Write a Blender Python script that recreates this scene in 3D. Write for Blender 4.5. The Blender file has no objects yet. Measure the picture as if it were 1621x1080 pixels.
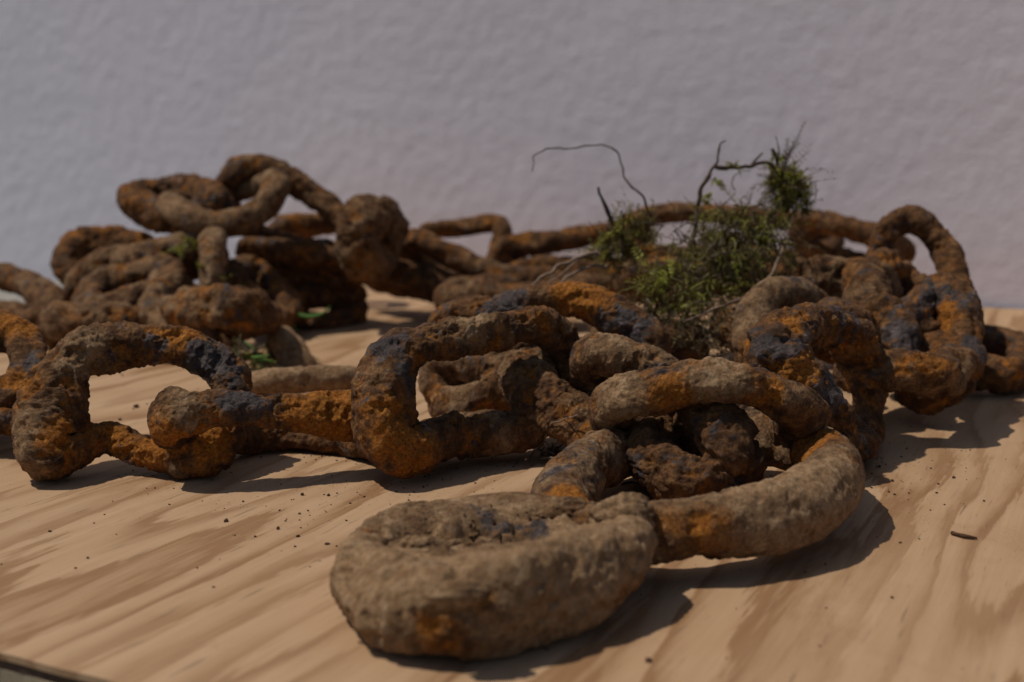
import bpy, math, random
import numpy as np
from mathutils import Vector

random.seed(7)
rng = np.random.default_rng(11)
scene = bpy.context.scene
COL = scene.collection
MM = 0.001

# ------------------------------------------------------------------ camera
CAM_H, PITCH, FPX = 0.112, math.radians(9.65), 2000.0
cam_d = bpy.data.cameras.new("camera")
cam_d.sensor_width = 36.0
cam_d.lens = FPX / 1621.0 * 36.0
cam_d.clip_start = 0.01
cam_d.clip_end = 200.0
cam_d.dof.use_dof = True
cam_d.dof.focus_distance = 0.385
cam_d.dof.aperture_fstop = 13.0
cam = bpy.data.objects.new("camera", cam_d)
cam.location = (0, 0, CAM_H)
cam.rotation_euler = (math.radians(90) - PITCH, 0, 0)
COL.objects.link(cam)
scene.camera = cam

# ------------------------------------------------------------------ light
SUN_EL, SUN_AZ = math.radians(62), math.radians(-86)   # azimuth from +Y towards +X
sdir = Vector((math.sin(SUN_AZ) * math.cos(SUN_EL), math.cos(SUN_AZ) * math.cos(SUN_EL), math.sin(SUN_EL)))
world = bpy.data.worlds.new("World")
scene.world = world
world.use_nodes = True
wn = world.node_tree
sky = wn.nodes.new("ShaderNodeTexSky")
sky.sky_type = 'NISHITA'
sky.sun_disc = False
sky.sun_elevation = SUN_EL
sky.sun_rotation = SUN_AZ
wn.links.new(sky.outputs[0], wn.nodes["Background"].inputs[0])
wn.nodes["Background"].inputs[1].default_value = 0.083
sun_d = bpy.data.lights.new("sun", 'SUN')
sun_d.energy = 4.2
sun_d.angle = math.radians(1.0)
sun_d.color = (1.0, 0.93, 0.83)
sun = bpy.data.objects.new("sun", sun_d)
sun.rotation_euler = (-sdir).to_track_quat('-Z', 'Y').to_euler()
sun.location = sdir * 3
COL.objects.link(sun)

vs = scene.view_settings
vs.view_transform = 'Standard'
vs.look = 'None'
vs.exposure = -0.60
vs.gamma = 1.0
vs.use_curve_mapping = False

# ------------------------------------------------------------------ noise (numpy)
def _hash(ix, iy, iz, s):
    h = (ix.astype(np.int64) * 374761393 + iy.astype(np.int64) * 668265263 + iz.astype(np.int64) * 2147483647 + s * 1274126177) & 0xFFFFFFFF
    h = ((h ^ (h >> 13)) * 1274126177) & 0xFFFFFFFF
    h = ((h ^ (h >> 16)) * 2246822519) & 0xFFFFFFFF
    return ((h ^ (h >> 15)) & 0xFFFFFF) / float(0xFFFFFF)

def vnoise(p, s=0):
    i = np.floor(p).astype(np.int64)
    f = p - i
    f = f * f * f * (f * (f * 6 - 15) + 10)
    o = 0
    for dx in (0, 1):
        wx = f[:, 0] if dx else 1 - f[:, 0]
        for dy in (0, 1):
            wy = f[:, 1] if dy else 1 - f[:, 1]
            for dz in (0, 1):
                wz = f[:, 2] if dz else 1 - f[:, 2]
                o = o + wx * wy * wz * _hash(i[:, 0] + dx, i[:, 1] + dy, i[:, 2] + dz, s)
    return o * 2 - 1

def fbm(p, o=4, s=0):
    a, t, n = 1.0, 0.0, 0.0
    for k in range(o):
        t = t + a * vnoise(p * (2.03 ** k) + 17.3 * k, s + k)
        n += a
        a *= 0.52
    return t / n

def worley(p, s=0):
    i = np.floor(p).astype(np.int64)
    f1 = np.full(len(p), 9.0)
    f2 = np.full(len(p), 9.0)
    cid = np.zeros(len(p))
    for dx in (-1, 0, 1):
        for dy in (-1, 0, 1):
            for dz in (-1, 0, 1):
                cx, cy, cz = i[:, 0] + dx, i[:, 1] + dy, i[:, 2] + dz
                q = np.stack([cx + _hash(cx, cy, cz, s + 1), cy + _hash(cx, cy, cz, s + 2), cz + _hash(cx, cy, cz, s + 3)], 1)
                d = np.sqrt(((p - q) ** 2).sum(1))
                h = _hash(cx, cy, cz, s + 4)
                m = d < f1
                f2 = np.where(m, f1, np.minimum(f2, d))
                cid = np.where(m, h, cid)
                f1 = np.where(m, d, f1)
    return f1, f2, cid

# ------------------------------------------------------------------ helpers
GROW = 1.0                                    # distance factor for the parts of the heap farther back
def P(px, py, v):
    """a point of the place seen at (px, py): v > 150 is its distance along Y in mm, else its height in mm"""
    dx, dy = (px - 810.5) / FPX, -(py - 540.0) / FPX
    d = np.array([dx, math.cos(PITCH) + dy * math.sin(PITCH), -math.sin(PITCH) + dy * math.cos(PITCH)])
    t = (v * GROW * MM) / d[1] if v > 150 else (v * MM - CAM_H) / d[2]
    return np.array([0, 0, CAM_H]) + d * t

def mesh_obj(name, verts, faces, mat, parent=None, loc=None, smooth=True, attrs=None):
    me = bpy.data.meshes.new(name)
    verts = np.asarray(verts, dtype=float)
    o = bpy.data.objects.new(name, me)
    if loc is not None:
        verts = verts - np.asarray(loc)
        o.location = loc
    me.from_pydata(verts.tolist(), [], [list(f) for f in faces] if not isinstance(faces, np.ndarray) else faces.tolist())
    if smooth:
        me.polygons.foreach_set("use_smooth", [True] * len(me.polygons))
    for k, a in (attrs or {}).items():
        at = me.attributes.new(k, 'FLOAT', 'POINT')
        at.data.foreach_set("value", np.asarray(a, dtype=np.float32))
    me.update()
    if mat:
        me.materials.append(mat)
    COL.objects.link(o)
    if parent is not None:
        set_parent(o, parent)
    return o

ABSLOC = {}
def set_parent(o, parent):
    p = Vector((0, 0, 0))
    q = parent
    while q is not None:
        p += q.location
        q = q.parent
    o.location = Vector(o.location) - p
    o.parent = parent

def empty(name, loc):
    o = bpy.data.objects.new(name, None)
    o.empty_display_size = 0.02
    o.location = loc
    COL.objects.link(o)
    return o

def tag(o, label=None, cat=None, group=None, kind=None):
    for k, v in (("label", label), ("category", cat), ("group", group), ("kind", kind)):
        if v:
            o[k] = v
    return o

# ------------------------------------------------------------------ materials
class NT:
    def __init__(self, name):
        self.m = bpy.data.materials.new(name)
        self.m.use_nodes = True
        self.t = self.m.node_tree
        self.b = self.t.nodes["Principled BSDF"]
    def n(self, typ, **kw):
        x = self.t.nodes.new(typ)
        for k, v in kw.items():
            if k.startswith("i_"):
                key = k[2:].replace("_", " ")
                x.inputs[int(key) if key.isdigit() else key].default_value = v
            else:
                setattr(x, k, v)
        return x
    def l(self, a, b):
        self.t.links.new(a, b)
    def noise(self, vec, scale, detail=6, rough=0.55, dist=0.0):
        x = self.n("ShaderNodeTexNoise", i_Scale=scale, i_Detail=detail, i_Roughness=rough, i_Distortion=dist)
        if vec is not None:
            self.l(vec, x.inputs["Vector"])
        return x.outputs["Fac"]
    def ramp(self, fac, stops, interp='LINEAR'):
        x = self.n("ShaderNodeValToRGB")
        x.color_ramp.interpolation = interp
        e = x.color_ramp.elements
        while len(e) < len(stops):
            e.new(0.5)
        for k, (p, c) in enumerate(stops):
            e[k].position = p
            e[k].color = (*c, 1) if isinstance(c, tuple) else (c, c, c, 1)
        self.l(fac, x.inputs[0])
        return x.outputs[0]
    def mix(self, fac, a, b, blend='MIX'):
        x = self.n("ShaderNodeMix", data_type='RGBA', blend_type=blend)
        for s, v in ((0, fac), (6, a), (7, b)):
            if isinstance(v, (tuple, list)):
                x.inputs[s].default_value = (*v, 1)
            elif isinstance(v, (int, float)):
                x.inputs[s].default_value = v
            else:
                self.l(v, x.inputs[s])
        return x.outputs[2]
    def math(self, op, a, b=0.0, clamp=False):
        x = self.n("ShaderNodeMath", operation=op, use_clamp=clamp)
        for s, v in ((0, a), (1, b)):
            if isinstance(v, (int, float)):
                x.inputs[s].default_value = v
            else:
                self.l(v, x.inputs[s])
        return x.outputs[0]
    def bump(self, h, strength, dist, prev=None):
        x = self.n("ShaderNodeBump", i_Strength=strength, i_Distance=dist)
        self.l(h, x.inputs["Height"])
        if prev is not None:
            self.l(prev, x.inputs["Normal"])
        return x.outputs[0]

def rust_material():
    k = NT("rusty_iron")
    tc = k.n("ShaderNodeTexCoord").outputs["Object"]
    rnd = k.n("ShaderNodeObjectInfo").outputs["Random"]
    off = k.n("ShaderNodeVectorMath", operation='ADD')
    k.l(tc, off.inputs[0])
    cmb = k.n("ShaderNodeCombineXYZ")
    for q in range(3):
        k.l(k.math('MULTIPLY', rnd, 3.7 + q), cmb.inputs[q])
    k.l(cmb.outputs[0], off.inputs[1])
    v = off.outputs[0]
    flake = k.n("ShaderNodeAttribute", attribute_name="flake").outputs["Fac"]
    ht = k.n("ShaderNodeAttribute", attribute_name="height").outputs["Fac"]
    dust = k.n("ShaderNodeAttribute", attribute_type='OBJECT', attribute_name="dust").outputs["Fac"]
    orange = k.n("ShaderNodeAttribute", attribute_type='OBJECT', attribute_name="orange").outputs["Fac"]
    big = k.noise(v, 55, 5, 0.6, 0.6)
    mid = k.noise(v, 190, 6, 0.62, 0.3)
    fine = k.noise(v, 900, 5, 0.65)
    po = k.n("ShaderNodeAttribute", attribute_name="patch_orange").outputs["Fac"]
    pm = k.n("ShaderNodeAttribute", attribute_name="patch_metal_shade").outputs["Fac"]
    pc = k.n("ShaderNodeAttribute", attribute_name="patch_clay").outputs["Fac"]
    brown = k.ramp(mid, [(0.30, (0.040, 0.017, 0.007)), (0.50, (0.125, 0.055, 0.019)), (0.62, (0.20, 0.095, 0.034)), (0.75, (0.29, 0.16, 0.068))])
    orng = k.ramp(fine, [(0.3, (0.17, 0.048, 0.006)), (0.52, (0.36, 0.125, 0.012)), (0.72, (0.50, 0.22, 0.035))])
    dark = k.ramp(mid, [(0.33, (0.018, 0.012, 0.011)), (0.55, (0.055, 0.043, 0.043)), (0.72, (0.15, 0.130, 0.132))])
    clay = k.ramp(k.noise(v, 330, 6, 0.6), [(0.28, (0.17, 0.088, 0.038)), (0.52, (0.31, 0.19, 0.096)), (0.75, (0.44, 0.30, 0.175))])
    om = k.math('ADD', big, k.math('MULTIPLY', orange, 0.26))
    om = k.math('ADD', om, k.math('MULTIPLY', k.math('SUBTRACT', mid, 0.5), 0.55))
    pit = k.n('ShaderNodeAttribute', attribute_name='pit').outputs['Fac']
    om = k.math('ADD', om, k.math('MULTIPLY', pit, 0.16))
    brk = k.math('SUBTRACT', k.noise(v, 260, 7, 0.68, 0.4), 0.5)
    om = k.math('ADD', om, k.math('MULTIPLY', po, 0.33))
    om = k.math('ADD', om, k.math('MULTIPLY', brk, 0.55))
    om = k.ramp(om, [(0.67, 0.0), (0.90, 0.95)])
    c = k.mix(om, brown, orng)
    dm = k.math('ADD', k.noise(v, 48, 6, 0.62, 0.5), k.math('MULTIPLY', k.math('SUBTRACT', dust, 0.5), 0.75))
    dm = k.math('ADD', dm, k.math('MULTIPLY', k.math('SUBTRACT', fine, 0.5), 0.30))
    dm = k.math('ADD', dm, k.math('MULTIPLY', k.math('SUBTRACT', mid, 0.5), 0.40))
    dm = k.math('ADD', dm, k.math('MULTIPLY', k.math('SUBTRACT', pc, po), 0.30))
    dm = k.math('ADD', dm, k.math('MULTIPLY', brk, 0.45))
    dm = k.math('SUBTRACT', dm, k.math('MULTIPLY', pit, 0.10))
    dmr = k.ramp(dm, [(0.40, 0.0), (0.68, 0.9)])
    c = k.mix(dmr, c, clay)
    fm = k.math('ADD', k.math('MULTIPLY', flake, 0.62), k.math('ADD', 0.20, k.math('MULTIPLY', k.math('SUBTRACT', k.noise(v, 75, 7, 0.62, 0.9), 0.5), 2.0)))
    fm = k.math('SUBTRACT', fm, k.math('MULTIPLY', dust, 0.22))
    fm = k.math('ADD', fm, k.math('MULTIPLY', k.math('SUBTRACT', k.math('MULTIPLY', pm, 1.0), k.math('MULTIPLY', k.math('ADD', pc, po), 0.5)), 0.50))
    fm = k.math('ADD', fm, k.math('MULTIPLY', brk, 1.1))
    fmr = k.ramp(fm, [(0.68, 0.0), (0.84, 1.0)])
    c = k.mix(k.math('MULTIPLY', fmr, 0.9), c, dark)
    spk = k.ramp(k.noise(v, 1300, 4, 0.65), [(0.36, 0.30), (0.52, 1.0)])
    c = k.mix(0.6, c, spk, 'MULTIPLY')
    k.l(c, k.b.inputs["Base Color"])
    rough = k.mix(fmr, (0.95, 0.95, 0.95), (0.42, 0.42, 0.42))
    k.l(rough, k.b.inputs["Roughness"])
    k.b.inputs["Specular IOR Level"].default_value = 0.3
    bs = k.math('SUBTRACT', 1.0, k.math('MULTIPLY', dmr, 0.72))
    b1 = k.bump(k.math('MULTIPLY', k.noise(v, 420, 8, 0.72), bs), 0.62, 0.0022)
    vor = k.n("ShaderNodeTexVoronoi", i_Scale=620.0)
    vor.feature = 'F1'
    k.l(v, vor.inputs["Vector"])
    b15 = k.bump(k.math("MULTIPLY", vor.outputs["Distance"], bs), 0.45, 0.0011, b1)
    b2 = k.bump(k.noise(v, 1700, 6, 0.7), 0.6, 0.0007, b15)
    k.l(b2, k.b.inputs["Normal"])
    return k.m

def wood_material(name, cols, contrast=1.0):
    k = NT(name)
    tc = k.n("ShaderNodeTexCoord").outputs["Object"]
    def stretched(sy, offs=0.0):
        q = k.n("ShaderNodeMapping")
        k.l(tc, q.inputs[0])
        q.inputs["Scale"].default_value = (1, sy, 1)
        q.inputs["Location"].default_value = (offs, offs, 0)
        return q.outputs[0]
    h = k.noise(stretched(0.13, 0.37), 15, 1.6, 0.5, 0.25)
    h = k.math('ADD', h, k.math('MULTIPLY', k.noise(stretched(0.16), 75, 4, 0.6, 0.5), 0.13))
    h = k.math('ADD', h, k.math('MULTIPLY', k.noise(stretched(0.06), 520, 3, 0.6), 0.030))
    ring = k.math('FRACT', k.math('MULTIPLY', h, 11.0))
    fib = k.noise(stretched(0.035), 1100, 5, 0.6)
    fib2 = k.noise(stretched(0.05), 260, 4, 0.6)
    depth = k.ramp(k.noise(stretched(0.25, 2.1), 24, 2, 0.5), [(0.30, 0.35), (0.55, 1.0)])
    late = k.ramp(k.math('ADD', ring, k.math('MULTIPLY', k.math('SUBTRACT', fib2, 0.5), 0.38)), [(0.0, 0.35), (0.06, 0.95), (0.16, 1.0), (0.30, 0.55), (0.48, 0.12), (0.66, 0.0), (0.94, 0.0), (1.0, 0.25)])
    late = k.math('MULTIPLY', late, depth)
    early = k.mix(fib, cols[0], cols[1])
    c = k.mix(k.math('MULTIPLY', late, contrast), early, cols[2])
    blot = k.noise(tc, 18, 4, 0.6)
    c = k.mix(k.ramp(blot, [(0.35, 0.0), (0.75, 0.35)]), c, cols[3])
    c = k.mix(k.ramp(fib2, [(0.35, 0.0), (0.70, 0.42)]), c, cols[3])
    fib3 = k.noise(stretched(0.07, 1.3), 620, 3, 0.55)
    pores = k.ramp(fib3, [(0.28, 0.45), (0.37, 1.0)])
    c = k.mix(0.6, c, pores, 'MULTIPLY')
    smear = k.math('MULTIPLY', k.ramp(k.noise(tc, 30, 5, 0.65, 0.6), [(0.52, 0.0), (0.72, 1.0)]), k.ramp(k.noise(tc, 1400, 4, 0.7), [(0.45, 0.0), (0.62, 0.55)]))
    c = k.mix(smear, c, (0.20, 0.085, 0.03))
    k.l(c, k.b.inputs["Base Color"])
    k.b.inputs["Roughness"].default_value = 0.72
    k.b.inputs["Specular IOR Level"].default_value = 0.25
    b1 = k.bump(fib, 0.25, 0.0004)
    k.l(k.bump(late, 0.25, 0.0003, b1), k.b.inputs["Normal"])
    return k.m

def plaster_material():
    k = NT("white_plaster")
    tc = k.n("ShaderNodeTexCoord").outputs["Object"]
    n1 = k.noise(tc, 45, 5, 0.55, 0.4)
    n3 = k.noise(tc, 6, 4, 0.6)
    c = k.mix(k.ramp(n3, [(0.3, 0.0), (0.7, 1.0)]), (0.80, 0.765, 0.825), (0.85, 0.81, 0.865))
    c = k.mix(k.ramp(n1, [(0.35, 0.0), (0.65, 0.35)]), c, (0.77, 0.735, 0.79))
    k.l(c, k.b.inputs["Base Color"])
    k.b.inputs["Roughness"].default_value = 0.9
    k.l(k.bump(k.noise(tc, 300, 4, 0.6), 0.3, 0.001), k.b.inputs["Normal"])
    return k.m

def simple(name, c0, c1, scale, rough=0.85, bump=0.4, dist=0.0006, sub=0.0, spec=0.3):
    k = NT(name)
    tc = k.n("ShaderNodeTexCoord").outputs["Object"]
    n = k.noise(tc, scale, 6, 0.6)
    k.l(k.ramp(n, [(0.3, c0), (0.7, c1)]), k.b.inputs["Base Color"])
    k.b.inputs["Roughness"].default_value = rough
    k.b.inputs["Specular IOR Level"].default_value = spec
    k.l(k.bump(k.noise(tc, scale * 3, 5, 0.6), bump, dist), k.b.inputs["Normal"])
    return k.m

def moss_material(name, cols):
    k = NT(name)
    a = k.n("ShaderNodeAttribute", attribute_name="tone").outputs["Fac"]
    c = k.ramp(a, cols)
    k.l(c, k.b.inputs["Base Color"])
    k.b.inputs["Roughness"].default_value = 0.6
    tr = k.n("ShaderNodeBsdfTranslucent")
    k.l(c, tr.inputs[0])
    mx = k.n("ShaderNodeMixShader", i_0=0.4)
    k.l(k.b.outputs[0], mx.inputs[1])
    k.l(tr.outputs[0], mx.inputs[2])
    k.l(mx.outputs[0], k.t.nodes["Material Output"].inputs[0])
    return k.m

M_RUST = rust_material()
M_FACE = wood_material("plywood_face", [(0.50, 0.335, 0.200), (0.437, 0.277, 0.156), (0.215, 0.102, 0.040), (0.33, 0.19, 0.09)], 0.9)
M_CORE = wood_material("plywood_core", [(0.40, 0.33, 0.22), (0.33, 0.26, 0.17), (0.2, 0.14, 0.08), (0.3, 0.25, 0.17)], 0.6)
M_GLUE = simple("plywood_dark_layer", (0.045, 0.025, 0.017), (0.10, 0.055, 0.034), 300)
M_WALL = plaster_material()
M_GROUND = simple("grey_slab", (0.20, 0.19, 0.17), (0.34, 0.32, 0.28), 60, 0.9, 0.6, 0.002)
M_MOSS = moss_material("moss_green", [(0.0, (0.075, 0.050, 0.018)), (0.35, (0.19, 0.155, 0.028)), (0.7, (0.31, 0.31, 0.042)), (1.0, (0.44, 0.46, 0.08))])
M_DRYMOSS = moss_material("moss_dry", [(0.0, (0.05, 0.032, 0.018)), (0.5, (0.15, 0.105, 0.045)), (1.0, (0.28, 0.22, 0.09))])
M_BLADE = moss_material("fresh_blade", [(0.0, (0.07, 0.16, 0.02)), (1.0, (0.13, 0.30, 0.04))])
M_STEM = simple("brown_stem", (0.045, 0.028, 0.016), (0.10, 0.065, 0.038), 500)
M_ROOT = simple("pale_root", (0.16, 0.105, 0.07), (0.27, 0.185, 0.125), 500)
M_DIRT = simple("rust_dirt", (0.035, 0.018, 0.010), (0.12, 0.06, 0.03), 700, 0.95, 0.6)

# ------------------------------------------------------------------ setting
WALL_ANG = math.radians(-20)                  # the wall runs a little away towards the left
W0 = np.array([0.30, 0.787])                  # where its foot shows beside the chain
wall_dir = np.array([math.cos(WALL_ANG), math.sin(WALL_ANG)])
wall_n = np.array([wall_dir[1], -wall_dir[0]])

e0 = P(0, 1034, 0)
e1 = P(182, 1081, 0)
grain = np.array([-(e1 - e0)[1], (e1 - e0)[0]])
grain /= np.linalg.norm(grain)                # into the picture, square to the sawn edge
across = np.array([grain[1], -grain[0]])
TH = 0.0125
def board_layer(name, z0, z1, mat, inset, parent):
    """one veneer of the board: sawn front edge, far side cut square along the wall"""
    o0 = e0[:2] + grain * inset
    a = o0 - across * float(np.dot(o0 - P(0, 503, 0)[:2], across))
    b = o0 + across * 0.95
    def to_wall(p):
        return p + grain * (float(np.dot(W0 + wall_n * 0.004 - p, wall_n)) / float(np.dot(grain, wall_n)))
    poly = [a, b, to_wall(b), to_wall(a)]
    n_edge = 220
    front = []
    for i in range(n_edge + 1):
        t = i / n_edge
        q = a + (b - a) * t
        j = 0.00035 * math.sin(i * 1.7 + z0 * 9000) + 0.0003 * random.uniform(-1, 1)
        front.append(q + grain * j)
    pts = front + [poly[2], poly[3]]
    n = len(pts)
    ang = math.atan2(grain[0], grain[1])
    c, s = math.cos(ang), math.sin(ang)
    org = np.array([e0[0], e0[1]])
    loc = []
    for zz in (z1, z0):
        for p in pts:
            d = p - org
            loc.append((d[0] * c - d[1] * s, d[0] * s + d[1] * c, zz))
    faces = [list(range(n)), list(range(2 * n - 1, n - 1, -1))]
    faces += [[i, n + i, n + (i + 1) % n, (i + 1) % n] for i in range(n)]
    o = mesh_obj(name, loc, faces, mat, None, None, smooth=False)
    o.rotation_euler = (0, 0, -ang)
    o.location = (org[0], org[1], 0)
    o.parent = parent
    bx = Vector(parent.location)
    o.location = Vector(o.location) - bx
    return o

board = empty("plywood_board", (0.0, 0.45, 0.0))
tag(board, "pale plywood board with brown flame grain under the rusty chain", "board")
board_layer("face_veneer", -0.0016, 0.0, M_FACE, 0.0, board)
board_layer("glue_veneer", -0.0040, -0.0016, M_GLUE, 0.0006, board)
board_layer("core_veneer", -0.0100, -0.0040, M_CORE, 0.0002, board)
board_layer("back_veneer", -TH, -0.0100, M_FACE, 0.0004, board)

g = mesh_obj("ground", [(-2.5, -1.5, -TH - 0.0005), (2.5, -1.5, -TH - 0.0005), (2.5, 2.2, -TH - 0.0005), (-2.5, 2.2, -TH - 0.0005)], [[0, 1, 2, 3]], M_GROUND, smooth=False)
tag(g, "grey slab under the plywood board", None, None, "structure")

# plaster wall: real trowelled relief
nx, nz = 800, 380
xs = np.linspace(-1.3, 0.7, nx)
zs = np.linspace(-0.03, 1.0, nz)
X, Z = np.meshgrid(xs, zs)
p3 = np.stack([X.ravel(), np.zeros(X.size), Z.ravel()], 1)
wsh = p3 * np.array([1, 1, 1.1])
hgt = 0.00026 * fbm(wsh / 0.0065, 4, 3) + 0.00030 * fbm(wsh / 0.07, 3, 8)
hgt -= 0.0002 * np.maximum(0, fbm(wsh / 0.008 + 40, 2, 12))
V = np.stack([p3[:, 0], hgt, p3[:, 2]], 1)
ii = np.arange(nx * nz).reshape(nz, nx)
F = np.stack([ii[:-1, :-1].ravel(), ii[:-1, 1:].ravel(), ii[1:, 1:].ravel(), ii[1:, :-1].ravel()], 1)
back = np.array([[-1.3, .1, -.03], [0.7, .1, -.03], [0.7, .1, 1.0], [-1.3, .1, 1.0]])
nb = nx * nz
F2 = [[nb + 3, nb + 2, nb + 1, nb], [ii[-1, 0], ii[-1, -1], nb + 2, nb + 3], [ii[0, -1], ii[0, 0], nb, nb + 1], [ii[0, 0], ii[-1, 0], nb + 3, nb], [ii[-1, -1], ii[0, -1], nb + 1, nb + 2]]
wall = mesh_obj("plaster_wall", np.vstack([V, back]), F.tolist() + [[int(q) for q in f] for f in F2], M_WALL)
wall.location = (W0[0], W0[1], 0)
wall.rotation_euler = (0, 0, WALL_ANG)
tag(wall, "rough white plastered wall behind the rusty chain", "wall")
wall["kind"] = "structure"

# ------------------------------------------------------------------ the chain
chain = empty("rusty_chain", (0.0, 0.42, 0.0))
tag(chain, "long rusty iron chain heaped on the plywood board", "chain")
LINKS = []

def loop_curve(A, B, C, n, e):
    c = (A + B) / 2
    u, v = (B - A) / 2, C - c
    t = np.linspace(0, 2 * math.pi, 1441)[:-1]
    ct, st = np.cos(t), np.sin(t)
    L = c + np.outer(np.sign(ct) * np.abs(ct) ** e, u) + np.outer(np.sign(st) * np.abs(st) ** e, v)
    seg = np.linalg.norm(np.roll(L, -1, 0) - L, axis=1)
    s = np.concatenate([[0], np.cumsum(seg)])
    Lc = np.vstack([L, L[:1]])
    q = np.linspace(0, s[-1], n + 1)[:-1]
    R = np.stack([np.interp(q, s, Lc[:, k]) for k in range(3)], 1)
    for _ in range(6):
        R = (np.roll(R, 1, 0) + 2 * R + np.roll(R, -1, 0)) / 4
    nrm = np.cross(u, v)
    nrm /= np.linalg.norm(nrm)
    return R, nrm, c

def loop_points(pts, n):
    """closed smooth curve through the given points; each is (px, py, v, bar radius mm)"""
    Q = np.array([list(P(a, b, c)) + [r * GROW * MM] for a, b, c, r in pts])
    k = len(Q)
    out = []
    for i in range(k):
        p0, p1, p2, p3 = Q[i - 1], Q[i], Q[(i + 1) % k], Q[(i + 2) % k]
        t = np.linspace(0, 1, 60)[:-1, None]
        out.append(0.5 * (2 * p1 + (p2 - p0) * t + (2 * p0 - 5 * p1 + 4 * p2 - p3) * t ** 2 + (3 * p1 - p0 - 3 * p2 + p3) * t ** 3))
    L = np.vstack(out)
    seg = np.linalg.norm(np.roll(L[:, :3], -1, 0) - L[:, :3], axis=1)
    sl = np.concatenate([[0], np.cumsum(seg)])
    Lc = np.vstack([L, L[:1]])
    q = np.linspace(0, sl[-1], n + 1)[:-1]
    R = np.stack([np.interp(q, sl, Lc[:, j]) for j in range(4)], 1)
    for _ in range(8):
        R = (np.roll(R, 1, 0) + 2 * R + np.roll(R, -1, 0)) / 4
    c = R[:, :3].mean(0)
    w = np.linalg.svd(R[:, :3] - c, full_matrices=False)[2]
    return R[:, :3], w[2], c, R[:, 3]

def loop(pts, dust=0.45, orange=0.4, res=1, crust=1.0, label=None, seed=None, spots=()):
    seed = len(LINKS) * 7 + 5 if seed is None else seed
    n, m = ((480, 104), (240, 52), (150, 34))[res]
    R, N, c, rad = loop_points(pts, n)
    return sweep(R, N, c, rad * (0.95, 0.89, 0.89)[res], n, m, seed, crust, dust, orange, label, spots)

def link(A, B, C, r=10.0, dust=0.45, orange=0.4, res=1, e=0.72, crust=1.0, label=None, seed=None):
    """a chain link: ends A and B and the middle C of one long side, as points of its bar's core"""
    A, B, C = P(*A), P(*B), P(*C)
    seed = len(LINKS) * 7 + 5 if seed is None else seed
    n, m = ((480, 104), (240, 52), (150, 34))[res]
    R, N, c = loop_curve(A, B, C, n, e - 0.10)
    r *= MM * 0.79 * GROW
    R = R + np.outer(vnoise(R / 0.035 + seed, seed) * r * 0.22 * crust, N)
    o = sweep(R, N, c, np.full(n, r), n, m, seed, crust, dust, orange, label)
    return o

def patches(b, spots):
    out = {"patch_orange": np.zeros(len(b)), "patch_metal_shade": np.zeros(len(b)), "patch_clay": np.zeros(len(b))}
    for px, py, v, rad, kind in spots:
        k = {"o": "patch_orange", "m": "patch_metal_shade", "c": "patch_clay"}[kind]
        d = np.linalg.norm(b - P(px, py, v), axis=1) / (rad * MM)
        out[k] = np.maximum(out[k], np.clip(1.6 - d, 0, 1))
    return out

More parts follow.
